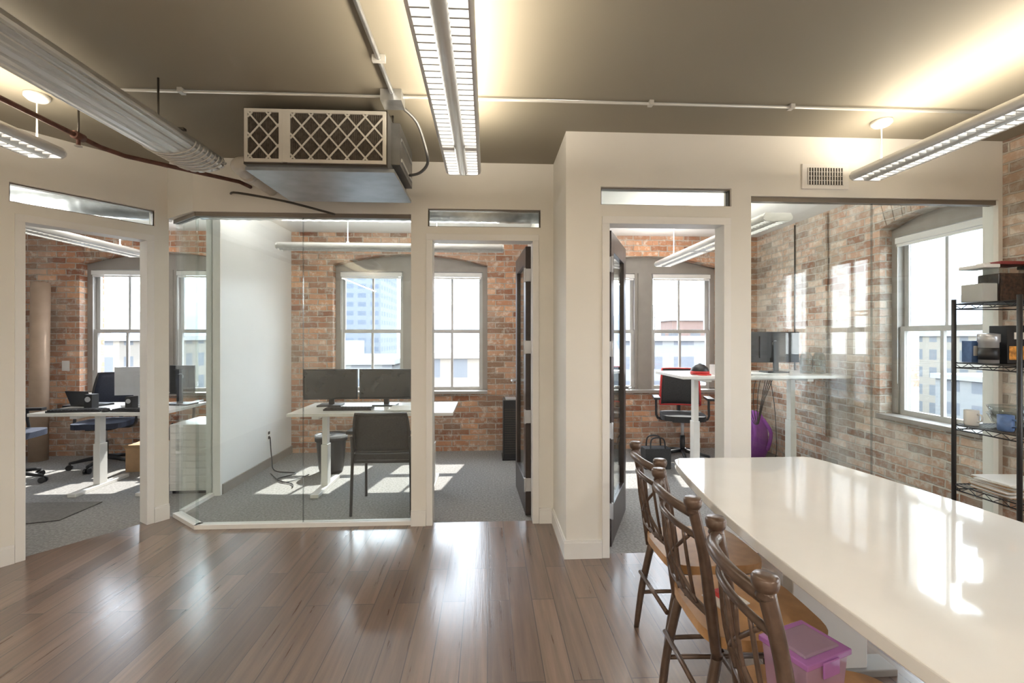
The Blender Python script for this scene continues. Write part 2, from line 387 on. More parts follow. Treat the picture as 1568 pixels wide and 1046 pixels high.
def glasswall(name,p0,p1,joints=(),ztop=2.31):
    p0=Vector((p0[0],p0[1],0)); p1=Vector((p1[0],p1[1],0)); L=(p1-p0).length; a=math.atan2((p1-p0).y,(p1-p0).x)
    b=B(name,p0,a)
    b.box(0,L,.01,.07,0,.03,WHITE); b.box(0,L,.015,.06,ztop-.03,ztop,TRACK)
    us=[0]+list(joints)+[L]
    for u,v in zip(us,us[1:]): b.box(u+.002,v-.002,.03,.04,.03,ztop-.03,GLASS)
    for j in joints: b.box(j-.0025,j+.0025,.028,.042,.03,ztop-.03,CLEARP)
    return b.done()
glasswall('window_9',(-2.13,YL),(-.565,YL),(.77,))
glasswall('window_10',(-2.45,3.78),(-2.13,YL))
glasswall('window_11',(1.70,YR),(XR-.03,YR),(.84,))
b=B('window_12'); b.box(-2.425,-2.415,3.86,4.27,.03,2.6,GLASS); b.box(-2.44,-2.40,3.86,4.27,0,.03,WHITE); b.box(-2.46,-2.38,3.86,4.27,2.6,H-.04,WHITE);b.done()
b=B('trim_4'); b.box(-2.47,-2.35,4.27,4.299,0,2.66,WHITE); b.done()
def bb(name,loc,rz,segs):
    b=B(name,loc,rz)
    for u0,u1 in segs: b.box(u0,u1,-.014,-.001,0,.10,WHITE); b.box(u0,u1,-.010,-.001,.10,.115,WHITE)
    b.done()
bb('baseboard_middle',(0,YL,0),0,[(-.565,-.455),(.388,.483)])
bb('baseboard_right',(0,YR,0),0,[(.483,.724),(1.564,1.70)])
bb('baseboard_angled',(-3.5,2.236,0),ang,[(0,1.011),(1.752,1.85)])
b=B('baseboard_return'); b.box(.483,.4965,YR,YL-.015,0,.10,WHITE); b.box(.487,.4965,YR,YL-.015,.10,.115,WHITE); b.done()
b=B('baseboard_partition'); b.box(-2.359,-2.345,4.31,YF,0,.09,FRAME); b.done()
b=B('air_vent_grille',(2.19,YR,0))
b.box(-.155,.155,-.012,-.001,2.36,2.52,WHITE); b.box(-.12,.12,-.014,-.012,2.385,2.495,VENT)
for i in range(14): b.box(-.12+i*.0178,-.114+i*.0178,-.018,-.014,2.385,2.495,WHITE)
for i in range(3): b.box(-.12,.12,-.019,-.018,2.41+i*.028,2.413+i*.028,WHITE)
b.done()
def door(name,hinge,rz,L,hz):
    b=B(name,(hinge[0],hinge[1],0),rz); s=.11; t=.042; h=2.105
    b.box(0,s,-t/2,t/2,.01,h,ESP); b.box(L-s,L,-t/2,t/2,.01,h,ESP)
    b.box(s,L-s,-t/2,t/2,.01,.26,ESP); b.box(s,L-s,-t/2,t/2,h-.13,h,ESP)
    b.box(s,L-s,-.004,.004,.26,h-.13,GLASS)
    for z in (.25,.78,1.32,1.88): 
        b.box(-.012,.012,-t/2-.006,t/2+.006,z-.05,z+.05,SILV); b.cyl((-.006,hz*(t/2+.006),z-.055),(-.006,hz*(t/2+.006),z+.055),.008,SILV,seg=10)
    for sg in(-1,1):
        b.cyl((L-.06,sg*t/2,1.0),(L-.06,sg*(t/2+.045),1.0),.011,SILV,seg=10); b.cyl((L-.06,sg*(t/2+.045),1.0),(L-.17,sg*(t/2+.045),1.0),.009,SILV,seg=10)
    return b.done(.002)
door('door_1',(.318,YL+.13),math.radians(92.5),.74,1)
door('door_2',(.80,YR+.13),math.radians(66),.72,-1)
# ------------------------------------------------------------ light fixtures
def lamp(parent,name,loc,size,power,col,up):
    l=bpy.data.lights.new(name,'AREA'); l.shape='RECTANGLE'; l.size=size[0]; l.size_y=size[1]; l.energy=power; l.color=col
    o=bpy.data.objects.new(name,l); sc.collection.objects.link(o); o.location=loc
    o.rotation_euler=(math.pi,0,0) if up else (0,0,0)
    o.parent=parent; return o
def fixture(name,loc,rz,L,w=.205,z=2.38,lens=LENS,upw=9,dnw=0,rods=(.15,.85),ceil=H,joint=1.16,col=(1,.88,.70)):
    b=B(name,(loc[0],loc[1],z),rz); h=w/2; sp=.028
    prof=[(h-.014,0),(h,.012),(h+.004,.03),(h-.012,.055),(.05,.06),(.05,.052),(h-.02,.046),(h-.009,.03),(h-.014,.012)]
    for sg in(-1,1): b.prism([(sg*x,0,zz) for x,zz in prof],(0,L,0),FIXW,True)
    b.prism([(sp*math.cos(t),0,.022-.026*math.sin(t)) for t in [math.pi*i/8 for i in range(9)]]+[(-sp,0,.05),(sp,0,.05)],(0,L,0),ALU,True)
    for sg in(-1,1):
        x0,x1=(sp,h-.012) if sg>0 else (-h+.012,-sp)
        b.box(x0,x1,.01,L-.01,.034,.038,lens)
        b.box(x0,x1,.01,L-.01,.040,.046,FIXW)
        n=int(L/.042)
        for i in range(1,n):
            yy=i*L/n
            b.box(x0,x1,yy-.004,yy+.004,.003,.03,ALU)
        j=joint
        while j<L-.2:
            b.box(x0,x1,j-.02,j+.02,.001,.034,FIXW); j+=joint
    for y0,y1 in((-.012,0),(L,L+.012)): 
        b.prism([(x,y0,zz) for x,zz in [(-h,.012),(-h+.02,-.002),(h-.02,-.002),(h,.012),(h+.004,.03),(h-.012,.055),(-h+.012,.055),(-h-.004,.03)]],(0,y1-y0,0),FIXW)
    for f in rods:
        yy=f*L
        b.cyl((0,yy,.05),(0,yy,ceil-z-.03),.004,FIXW,seg=8)
        b.lathe([(.055,-.001),(.055,-.018),(.04,-.032),(.012,-.04)],(0,yy,ceil-z),FIXW,24)
        b.cyl((-.0,yy,.05),(0,yy,.08),.012,ALU,seg=10)
    o=b.done()
    if upw: lamp(o,'uplight',(0,L/2,.062),(w*.7,L*.96),upw,col,True)
    if dnw: lamp(o,'fill_downlight',(0,L/2,-.006),(.05,L*.96),dnw,(1,.94,.86),False)  # fill lamp, only on the added fixtures behind the camera
    return o
fixture('added_pendant_light',(-.145,.15),0,2.70,upw=27,rods=(.2,))
fixture('added_pendant_light',(-2.415,.45),0,2.25,upw=17,rods=(.98,))
fixture('added_pendant_light',(2.37,.4),0,2.42,upw=20,rods=(.955,.3))
for x in(-2.4,-.1,2.3): fixture('added_pendant_light',(x,-3.2),0,2.4,upw=52,dnw=38)  # unseen fixtures added behind the camera to brighten the near side
fixture('added_pendant_light',(-3.5,3.4),0,1.5,z=2.2,lens=LENSO,upw=32,ceil=H-.035,col=(1,.95,.88))
fixture('added_pendant_light',(-1.9,4.42),-math.pi/2,2.04,w=.15,z=2.2,lens=LENSO,upw=32,ceil=H-.035,col=(1,.95,.88),rods=(.3,.7))
fixture('added_pendant_light',(2.0,3.15),0,2.1,z=2.2,lens=LENSO,upw=32,ceil=H-.035,col=(1,.95,.88),rods=(.3,.86))
def panel(x0,x1,y0,y1):
    z=H-.035; b=B('ceiling_light_panel'); f=.025
    b.box(x0,x1,y0,y0+f,z-.03,z-.001,FIXW); b.box(x0,x1,y1-f,y1,z-.03,z-.001,FIXW); b.box(x0,x0+f,y0+f,y1-f,z-.03,z-.001,FIXW); b.box(x1-f,x1,y0+f,y1-f,z-.03,z-.001,FIXW)
    b.box(x0+f,x1-f,y0+f,y1-f,z-.008,z-.003,LENSO)
    n=8
    for i in range(1,n):
        x=x0+f+(x1-x0-2*f)*i/n; y=y0+f+(y1-y0-2*f)*i/n
        b.box(x-.003,x+.003,y0+f,y1-f,z-.028,z-.009,FIXW); b.box(x0+f,x1-f,y-.003,y+.003,z-.0275,z-.0095,FIXW)
    b.done()
panel(1.20,1.80,4.5,5.1)
b=B('ribbed_pendant_light',(-1.65,.3,2.34)); L=2.50; w=.135
pts=[]
for i in range(37):
    t=math.pi*i/36; k=1+(.0 if (i%4) else -.07)
    pts.append((w*math.cos(t)*k,0,.075-.065*math.sin(t)*k))
pts+=[(-w+.02,0,.10),(w-.02,0,.10)]
b.prism(pts,(0,L,0),FIXG)
for y0 in (-.01,L): b.prism([(p[0]*1.04,y0,p[2]) for p in pts],(0,.012,0),ALU)
for i in range(8):
    yy=L-.03-i*.035
    b.tube([(w*1.03*math.cos(t),yy,.075-.068*math.sin(t)) for t in [math.pi*k/12 for k in range(13)]],.004,ALU,seg=6)
for yy in (1.15,2.15):
    b.box(-.13,.13,yy-.012,yy+.012,.099,.110,DARKF)
    b.cyl((.0,yy,.1),(.0,yy,.36),.005,DARKF,seg=8)
b.box(-.15,-.12,1.12,1.18,.06,.115,DARKF); b.box(.12,.15,1.12,1.18,.06,.115,DARKF)
b.done()
# ------------------------------------------------------------ HVAC unit
b=B('ceiling_hvac_unit')
x0,x1,y0,y1,z0,z1=-1.33,-.555,2.63,3.25,2.345,2.655
b.box(x0,x1,y0+.03,y1,z0,z1,STEELD)
b.box(x0-.01,x1+.03,y0+.05,y1+.03,z0-.02,z0,STEELB)
b.box(x0,x1+.0,y0+.012,y0+.03,z0,z1,DARKF)
b.box(x1,x1+.05,y0+.12,y1-.06,z0+.05,z1-.02,STEELD)
for zz in (z0+.08,z0+.2): b.box(x1+.05,x1+.056,y0+.16,y1-.1,zz,zz+.02,STEEL)
def filt(a,c):
    f=.018
    b.box(a,c,y0,y0+.014,z1-.01-f,z1-.01,LATT); b.box(a,c,y0,y0+.014,z0+.01,z0+.01+f,LATT)
    b.box(a,a+f,y0,y0+.014,z0+.01+f,z1-.01-f,LATT); b.box(c-f,c,y0,y0+.014,z0+.01+f,z1-.01-f,LATT)
    b.box(a+f,c-f,y0+.009,y0+.013,z0+.01+f,z1-.01-f,FILT)
    n=int((c-a)/.012)
    for i in range(n):
        xx=a+f+(c-a-2*f)*i/n
        b.prism([(xx,y0+.009,z0+.03),(xx+.003,y0+.003,z0+.03),(xx+.006,y0+.009,z0+.03)],(0,0,z1-z0-.06),FILT)
    A,C,E,G=a+f,c-f,z0+.01+f,z1-.01-f; step=.098
    for sg in(-1,1):
        k=-8
        while k<16:
            xs=A+k*step; s=1.15*sg
            P=[]
            for xx in (A,C):
                zz=(E if sg>0 else G)+s*(xx-xs); 
                if E-1e-6<=zz<=G+1e-6: P.append((xx,zz))
            for zz in(E,G):
                xx=xs+(zz-(E if sg>0 else G))/s
                if A<xx<C: P.append((xx,zz))
            if len(P)>=2:
                p,q=Vector((P[0][0],0,P[0][1])),Vector((P[1][0],0,P[1][1]))
                if (q-p).length>.02:
                    d=(q-p).normalized(); nrm=Vector((-d.z,0,d.x))*.0045; yv=Vector((0,y0+(.0015 if sg>0 else 0),0))
                    b.prism([p+nrm+yv,q+nrm+yv,q-nrm+yv,p-nrm+yv],(0,.004,0),LATT)
            k+=1
filt(x0+.008,x0+.21); filt(x0+.235,x1-.005)
b.box(x0+.21,x0+.235,y0+.001,y0+.03,z0+.012,z1-.01,LATT)
b.tube([(x0-.0,2.98,2.47),(x0-.10,2.98,2.47),(x0-.19,2.99,2.47),(x0-.235,3.05,2.47),(x0-.24,3.2,2.47),(x0-.24,3.515,2.47)],.042,PIPEP,seg=18,sub=4)
b.cyl((x0-.09,2.98,2.47),(x0-.05,2.98,2.47),.052,PIPEP); b.cyl((x0-.24,3.16,2.47),(x0-.24,3.20,2.47),.052,PIPEP)
for xx in(x0+.03,x1+.0):
    b.cyl((xx,2.8,z1-.01),(xx,2.8,H),.006,DARKF,seg=8)
b.done()
b=B('electrical_conduit')
b.tube([(-2.3,2.55,2.686),(3.40,2.55,2.686)],.008,ALU,seg=8)
b.tube([(-.50,-1.5,2.683),(-.50,2.50,2.683)],.012,STEEL,seg=10)
b.box(-.56,-.45,2.49,2.60,2.64,2.699,STEEL)
b.tube([(-.47,2.60,2.66),(-.40,2.7,2.62),(-.36,2.78,2.50),(-.36,2.85,2.44),(-.42,2.95,2.42),(-.49,3.0,2.42)],.009,STEELD,seg=8,sub=4)
for x in (-1.6,.9,1.7): b.box(x-.012,x+.012,2.53,2.57,2.676,2.699,ALU)
for y in (1.0,2.2): b.box(-.53,-.47,y-.012,y+.012,2.67,2.699,ALU)
b.done()
b=B('sprinkler_pipe')
b.tube([(-2.24,-1.5,2.50),(-2.24,2.85,2.50),(-2.20,2.98,2.50),(-1.74,3.40,2.49),(-1.72,3.515,2.49)],.013,RUST,seg=10)
for y in(1.7,2.7):
    b.cyl((-2.24,y-.03,2.50),(-2.24,y+.03,2.50),.022,RUST,seg=12); b.cyl((-2.24,y,2.5),(-2.24,y,2.69),.005,DARKF,seg=8)
    b.cyl((-2.24,y,2.5),(-2.24,y,2.45),.010,RUST,seg=10); b.lathe([(.004,0),(.018,-.002),(.018,-.006),(.004,-.008)],(-2.24,y,2.45),ALU,12)
b.done()
b=B('flexible_conduit'); b.tube([(-1.86,3.515,2.44),(-1.78,3.46,2.43),(-1.45,3.44,2.37),(-1.20,3.45,2.31),(-1.12,3.515,2.30)],.008,DARKF,seg=8,sub=4); b.done()
def duct(name,p,q,r):
    b=B(name); p=Vector(p);q=Vector(q);L=(q-p).length;d=(q-p).normalized()
    n=int(L/.03); pts=[p+d*(L*i/n) for i in range(n+1)]; rs=[r*(1.03 if i%3==0 else 1) for i in range(n+1)]
    b.tube(pts,r,STEEL,seg=24,rs=rs); b.done()
duct('spiral_duct',(-2.35,4.0,2.50),(.49,4.0,2.50),.13)
duct('spiral_duct',(-4.6,3.5,2.50),(-2.70,4.15,2.50),.12)
# ------------------------------------------------------------ conference table
def halfw(t): return .38+.135*(1-(2*t-1)**2)
b=B('conference_table',(1.37,0,0)); Y0,Y1=.02,2.47; N=24; pts=[]
for i in range(N+1):
    t=i/N; y=Y0+(Y1-Y0)*t; pts.append((halfw(t),y))
c=.03
R=[p for p in pts]; R[-1]=(R[-1][0],Y1-c); R[0]=(R[0][0],Y0+c)
poly=R+[(R[-1][0]-c,Y1)]+[(-R[-1][0]+c,Y1)]+[(-x,y) for x,y in R[::-1]]+[(-R[0][0]+c,Y0),(R[0][0]-c,Y0)]
b.prism([(x,y,.712) for x,y in poly],(0,0,.038),WTOP)
for yc in(.6,1.9):
    b.box(-.12,.20,yc-.035,yc+.035,.03,.712,DTOP); b.box(-.14,.32,yc-.05,yc+.05,0,.03,FRAME)
b.box(-.03,.03,.6,1.9,.60,.70,DTOP)
b.done(.004)
# ------------------------------------------------------------ dining chairs
def dining_chair(loc,rz):
    b=B('dining_chair',loc,rz)
    P=[]
    for i in range(32):
        t=2*math.pi*i/32; cx,cy=math.cos(t),math.sin(t)
        P.append((.205*math.copysign(abs(cx)**.45,cx),.20*math.copysign(abs(cy)**.45,cy),.435))
    b.prism(P,(0,0,.035),TAN); b.prism([(p[0]*.9,p[1]*.9,.42) for p in P],(0,0,.015),CBR)
    for sy in(-1,1):
        b.tube([(-.165,sy*.16,.42),(-.21,sy*.17,.2),(-.235,sy*.18,0)],.016,CBR,seg=12,rs=[.017,.016,.012],sub=4)
        b.tube([(.165,sy*.16,.42),(.185,sy*.17,.2),(.20,sy*.18,0)],.016,CBR,seg=12,rs=[.017,.016,.012],sub=4)
        b.tube([(-.175,sy*.172,.40),(-.195,sy*.172,.56),(-.215,sy*.168,.72),(-.245,sy*.16,.865)],.017,CBR,seg=14,rs=[.016,.019,.017,.019],sub=5)
        b.lathe([(.016,-.03),(.021,-.022),(.018,-.012),(.025,-.006),(.028,.004),(.028,.016),(.024,.022),(.008,.024)],(-.246,sy*.16,.875),CBR,20)
        b.cyl((-.215,sy*.172,.17),(.187,sy*.172,.17),.009,CBR,seg=10)
    b.cyl((0,-.172,.17),(0,.172,.17),.009,CBR,seg=10); b.cyl((-.22,-.17,.27),(-.22,.17,.27),.009,CBR,seg=10); b.cyl((.185,-.17,.25),(.185,.17,.25),.009,CBR,seg=10)
    def rail(z,xb,bul,r,hw):
        b.tube([(xb,-hw,z),(xb-bul*.75,-hw*.5,z+.012),(xb-bul,0,z+.018),(xb-bul*.75,hw*.5,z+.012),(xb,hw,z)],r,CBR,seg=12,sub=5)
    rail(.845,-.243,.05,.016,.16); rail(.77,-.228,.045,.010,.163); rail(.53,-.193,.035,.012,.17)
    for k in range(-2,3):
        y=k*.052; q=1-(abs(k)/3.2)**2
        b.tube([(-.193-.035*q,y,.53),(-.215-.042*q,y*1.0+.012*(1 if k%2 else -1),.65),(-.228-.045*q,y,.775)],.006,CBR,seg=8,sub=4)
    for sy in(-1,1):
        b.tube([(-.20-.02,sy*.13,.55),(-.21-.045,0,.655),(-.226-.02,-sy*.13,.765)],.006,CBR,seg=8,sub=5)
    return b.done()
dining_chair((.955,2.06,0),0); dining_chair((.895,1.595,0),math.radians(-2)); dining_chair((.855,1.085,0),math.radians(-9))
b=B('food_storage_container',(.825,1.185,.471),math.radians(20))
def taper(z0,z1,a0,a1,c0,c1,m):
    b.hexa([(-a0,-c0,z0),(a0,-c0,z0),(a0,c0,z0),(-a0,c0,z0),(-a1,-c1,z1),(a1,-c1,z1),(a1,c1,z1),(-a1,c1,z1)],m)
taper(0,.120,.068,.078,.055,.062,PURC); taper(.120,.135,.084,.084,.068,.068,PURP); taper(.135,.141,.066,.062,.05,.046,PURC)
b.box(-.05,.05,-.04,.04,.008,.06,RED)
for sg in(-1,1): b.box(-.03,.03,sg*.068,sg*.073,.09,.13,PURP)
b.done(.006)
b=B('folded_note_paper',(.84,1.62,.471),.3); b.box(-.06,.06,-.05,.05,0,.004,PAPER); b.box(-.02,.03,.0,.04,.004,.02,RED); b.done()
# ------------------------------------------------------------ wire shelf + items
b=B('wire_shelving_unit'); X0,X1,Ya,Yb=2.88,3.36,2.40,2.76
for x in(X0,X1):
    for y in(Ya,Yb):
        b.cyl((x,y,0),(x,y,1.63),.012,BLACK,seg=10); b.cyl((x,y,0),(x,y,.02),.02,BLACK,seg=12)
LV=(.12,.49,.86,1.24,1.60)
for z in LV:
    for dz in(0,-.03):
        for p,q in(((X0,Ya),(X1,Ya)),((X0,Yb),(X1,Yb)),((X0,Ya),(X0,Yb)),((X1,Ya),(X1,Yb))):
            b.cyl((p[0],p[1],z+dz),(q[0],q[1],z+dz),.004,BLACK,seg=6)
    for i in range(1,20): 
        x=X0+(X1-X0)*i/20; b.cyl((x,Ya,z+.002),(x,Yb,z+.002),.002,BLACK,seg=5)
    for i in range(12):
        x=X0+(X1-X0)*i/12; x2=X0+(X1-X0)*(i+1)/12
        b.cyl((x,Ya,z-.03*(i%2)),(x2,Ya,z-.03*((i+1)%2)),.002,BLACK,seg=5)
    for i in range(8):
        y=Ya+(Yb-Ya)*i/8; y2=Ya+(Yb-Ya)*(i+1)/8
        b.cyl((X0,y,z-.03*(i%2)),(X0,y2,z-.03*((i+1)%2)),.002,BLACK,seg=5)
b.done()
b=B('cereal_container',(2.955,2.68,1.607))
b.box(-.050,.050,-.07,.07,0,.20,CLEARP); b.box(-.052,.052,-.075,.075,.20,.222,FIXW); b.box(-.046,.046,-.065,.065,.003,.11,PAPER); b.box(-.02,.02,-.05,0,.222,.232,FIXW); b.done(.004)
b=B('cereal_container',(3.115,2.68,1.607))
b.box(-.100,.10,-.07,.07,0,.22,CLEARP); b.box(-.104,.104,-.075,.075,.22,.24,MAROON); b.box(-.096,.096,-.066,.066,.003,.17,SNACK); b.done(.004)
b=B('cereal_container',(3.285,2.62,1.607))
b.box(-.055,.055,-.08,.08,0,.20,CLEARP); b.box(-.06,.06,-.085,.085,.20,.222,BLACK); b.box(-.05,.05,-.075,.075,.003,.12,ORNG); b.done(.004)
b=B('snack_box',(3.11,2.63,1.246)); b.box(-.09,.12,-.05,.05,0,.22,BLACK); b.box(-.08,.10,-.053,-.050,.02,.10,ORNG); b.box(-.05,.08,-.053,-.05,.14,.18,PAPER); b.done(.002)
b=B('coffee_canister',(2.95,2.62,1.246)); b.lathe([(.045,0),(.045,.12),(.05,.125),(.05,.17),(.02,.175)],(0,0,0),SILV); b.lathe([(.046,.02),(.0465,.05),(.046,.09)],(0,0,0),BLACK); b.done()
b=B('tea_box',(2.96,2.71,1.246)); b.box(-.05,.05,-.03,.03,0,.13,BLUEP); b.box(-.04,.04,-.032,-.03,.04,.10,PAPER); b.done(.002)
def bowl(name,loc,r,h,m):
    b=B(name,loc); b.lathe([(r*.4,0),(r*.75,h*.3),(r,h),(r*.96,h),(r*.7,h*.34),(r*.3,.006)],(0,0,0),m,28); b.done()
bowl('glass_bowl',(3.08,2.62,.866),.10,.08,CGLASS); bowl('glass_bowl',(3.08,2.62,.90),.10,.09,CGLASS); bowl('glass_bowl',(3.27,2.63,.866),.08,.12,CGLASS)
b=B('coffee_mug',(2.93,2.70,.866)); b.lathe([(.032,0),(.036,.01),(.036,.09),(.032,.09),(.031,.012)],(0,0,0),PAPER,20); b.tube([(0,-.034,.07),(0,-.058,.065),(0,-.06,.035),(0,-.034,.025)],.005,PAPER,seg=8,sub=4); b.done()
b=B('coffee_mug',(2.94,2.52,.866)); b.lathe([(.032,0),(.036,.01),(.036,.09),(.032,.09),(.031,.012)],(0,0,0),BLUEP,20); b.tube([(0,-.034,.07),(0,-.058,.065),(0,-.06,.035),(0,-.034,.025)],.005,BLUEP,seg=8,sub=4); b.done()
b=B('paper_stack',(3.05,2.58,.496))
for i in range(12): b.rbox((random.uniform(-.015,.015),random.uniform(-.015,.015),.004+i*.006),(.28,.22,.005),Matrix.Rotation(random.uniform(-.15,.15),3,'Z'),PAPER if i%3 else CARD)
b.done()
# ------------------------------------------------------------ desks
def desk(name,x0,x1,y0,y1,z,legs,m=DTOP):
    b=B(name); b.box(x0,x1,y0,y1,z-.028,z,m)
    for lx in legs:
        yc=(y0+y1)/2
        b.box(lx-.03,lx+.03,yc-.045,yc+.045,.03,z*.55,m); b.box(lx-.023,lx+.023,yc-.035,yc+.035,z*.55,z-.05,m)
        b.box(lx-.035,lx+.035,y0+.04,y1-.04,0,.03,m); b.box(lx-.03,lx+.03,y0+.06,y1-.06,z-.06,z-.028,m)
    b.box(legs[0],legs[-1],(y0+y1)/2-.03,(y0+y1)/2+.03,z-.07,z-.04,m)
    return b.done(.003)
desk('standing_desk',-3.95,-2.85,4.25,4.95,.74,(-3.62,-3.05))
desk('standing_desk',-1.72,-.30,4.12,4.80,.74,(-1.50,-.52))
desk('standing_desk',1.78,3.38,4.20,4.90,1.04,(2.05,3.03))
def monitor(loc,w,h,rz,m=BLACK,screen=SCREEN,zb=.10):
    b=B('computer_monitor',loc,rz)
    b.box(-.11,.11,-.08,.08,0,.012,m); b.box(-.025,.025,.02,.04,.012,zb+h*.7,m)
    z0=zb; b.box(-w/2,w/2,-.018,.008,z0,z0+h,m); b.box(-w/2+.012,w/2-.012,-.020,-.018,z0+.014,z0+h-.012,screen)
    b.box(-w*.3,w*.3,.008,.022,z0+h*.15,z0+h*.85,m)
    for i in range(20):
        a,c=2*math.pi*i/20,2*math.pi*(i+1)/20
        b.cyl((.028*math.cos(a),.023,z0+h*.62+.028*math.sin(a)),(.028*math.cos(c),.023,z0+h*.62+.028*math.sin(c)),.0025,SILV,seg=6)
    return b.done(.002)
monitor((-1.50,4.60,.741),.50,.29,.06,zb=.06); monitor((-.98,4.60,.741),.50,.29,-.05,zb=.06)
monitor((2.90,4.62,1.041),.52,.31,math.pi)
monitor((-3.36,4.72,.741),.40,.27,math.pi+.15,SILV); monitor((-2.98,4.76,.741),.24,.28,math.pi-.1,BLACK)
b=B('desktop_speaker',(-3.66,4.55,.741)); b.box(-.035,.035,-.04,.04,0,.13,BLACK); b.cyl((0,-.041,.085),(0,-.045,.085),.025,SILV); b.done(.006)
b=B('desktop_speaker',(-3.28,4.52,.741)); b.box(-.03,.03,-.04,.04,0,.11,BLACK); b.cyl((0,-.041,.07),(0,-.045,.07),.022,SILV); b.done(.006)
def keyboard(loc,rz):
    b=B('computer_keyboard',loc,rz); b.box(-.21,.21,-.065,.065,0,.015,BLACK)
    for r in range(5):
        for c in range(14): b.box(-.20+c*.0286,-.177+c*.0286,-.058+r*.023,-.040+r*.023,.015,.022,BLKM)
    b.done()
keyboard((-3.62,4.36,.741),.1); keyboard((-3.1,4.36,.741),-.1); keyboard((-1.25,4.33,.741),0)
def mess(name,loc,rz,n,w=.21,h=.29):
    b=B(name,loc,rz)
    for i in range(n): b.rbox((random.uniform(-.03,.03),random.uniform(-.03,.03),.002+i*.003),(w,h,.002),Matrix.Rotation(random.uniform(-.4,.4),3,'Z'),PAPER)
    b.done()
mess('paper_sheets',(-.75,4.32,.741),.2,5); mess('paper_sheets',(2.55,4.45,1.041),.4,4)
b=B('laptop',(-3.80,4.74,.741),2.9); b.box(-.13,.13,-.10,.10,0,.016,BLACK); b.box(-.12,.12,-.02,.08,.016,.018,BLKM); b.rbox((0,.12,.08),(.26,.008,.15),Matrix.Rotation(-.35,3,'X'),BLACK); b.done(.002)
b=B('computer_mouse',(-3.36,4.33,.741)); b.lathe([(.03,0),(.032,.012),(.022,.028),(.005,.033)],(0,0,0),BLACK); b.done()
def office_chair(name,loc,rz,bm,arm=True,seatz=.47,acc=BLACK):
    b=B(name,loc,rz)
    for i in range(5):
        a=2*math.pi*i/5+.3; ex,ey=.29*math.cos(a),.29*math.sin(a)
        b.tube([(0,0,.11),(ex*.5,ey*.5,.095),(ex,ey,.07)],.02,BLACK,seg=8,rs=[.026,.02,.015])
        t=Vector((-math.sin(a),math.cos(a),0))
        for s in(-1,1): b.cyl(Vector((ex,ey,.028))+t*s*.008,Vector((ex,ey,.028))+t*s*.026,.028,BLACK,seg=14)
        b.cyl((ex,ey,.03),(ex,ey,.075),.007,BLACK,seg=8)
    b.cyl((0,0,.09),(0,0,.28),.028,BLACK); b.cyl((0,0,.28),(0,0,seatz-.05),.018,SILV)
    b.box(-.12,.12,-.12,.12,seatz-.06,seatz-.03,BLACK)
    P=[]
    for i in range(28):
        t=2*math.pi*i/28; P.append((.24*math.copysign(abs(math.cos(t))**.5,math.cos(t)),.235*math.copysign(abs(math.sin(t))**.5,math.sin(t)),seatz-.03))
    b.prism(P,(0,0,.055),bm)
    g=[]
    for i in range(9):
        z=seatz+.10+.42*i/8; hw=.225-.03*(i/8)**2; row=[]
        for j in range(9):
            u=-1+2*j/8; row.append((hw*u,-.25-.05*math.sin(math.pi*i/8)*-.5-.06*i/8+.05*u*u,z))
        g.append(row)
    b.sheet(g,(0,.018,0),bm)
    fr=[g[0][j] for j in range(9)]+[g[i][8] for i in range(1,9)]+[g[8][j] for j in range(7,-1,-1)]+[g[i][0] for i in range(7,-1,-1)]
    b.tube([(p[0],p[1]+.008,p[2]) for p in fr],.013,acc,seg=8)
    b.tube([(0,-.08,seatz-.04),(0,-.27,seatz-.02),(0,-.30,seatz+.12),(0,-.29,seatz+.3)],.02,BLACK,seg=10,sub=4)
    if arm:
        for s in(-1,1):
            b.tube([(s*.12,0,seatz-.045),(s*.27,0,seatz-.03),(s*.285,-.02,seatz+.1),(s*.285,-.02,seatz+.19)],.014,BLACK,seg=8,sub=3)
            b.box(s*.285-.035,s*.285+.035,-.15,.12,seatz+.19,seatz+.215,BLACK)
    return b.done()
office_chair('office_chair',(-4.55,4.70,0),math.radians(-80),NAVY)
office_chair('office_chair',(-4.12,5.30,0),math.radians(-170),NAVY)
office_chair('office_chair',(-2.95,5.35,0),math.radians(180),BLKM)
office_chair('office_chair',(2.22,5.25,0),math.radians(165),BLKM,seatz=.50,acc=RED)
b=B('mesh_guest_chair',(-.83,3.98,0),0)
for s in(-1,1):
    b.tube([(s*.235,-.25,0),(s*.225,-.235,.45),(s*.225,-.26,.62)],.012,BLACK,seg=10)
    b.tube([(s*.235,.22,0),(s*.23,.20,.44),(s*.25,.14,.64)],.012,BLACK,seg=10)
    b.cyl((s*.226,-.235,.42),(s*.226,.20,.42),.012,BLACK,seg=10)
    b.box(s*.25-.025,s*.25+.025,-.24,.18,.635,.66,BLACK)
b.cyl((-.226,-.235,.42),(.226,-.235,.42),.012,BLACK,seg=10); b.cyl((-.226,.2,.42),(.226,.2,.42),.012,BLACK,seg=10)
b.box(-.22,.22,-.22,.24,.43,.475,BLKM)
g=[]
for i in range(9):
    z=.50+.30*i/8; row=[]
    for j in range(9):
        u=-1+2*j/8; row.append(((.215-.02*(i/8)**3)*u,-.245-.05*i/8+.03*u*u,z))
    g.append(row)
b.sheet(g,(0,.008,0),BLKM)
fr=[g[0][j] for j in range(9)]+[g[i][8] for i in range(1,9)]+[g[8][j] for j in range(7,-1,-1)]+[g[i][0] for i in range(7,-1,-1)]
b.tube(fr,.012,BLACK,seg=8)
b.done()
b=B('waste_bin',(-1.62,4.98,0)); b.lathe([(.11,0),(.125,.05),(.15,.37),(.158,.38),(.15,.385),(.14,.37),(.11,.02)],(0,0,0),BLACK,28); b.lathe([(.155,.375),(.162,.39),(.16,.33)],(0,0,0),BLKM,28); b.done()
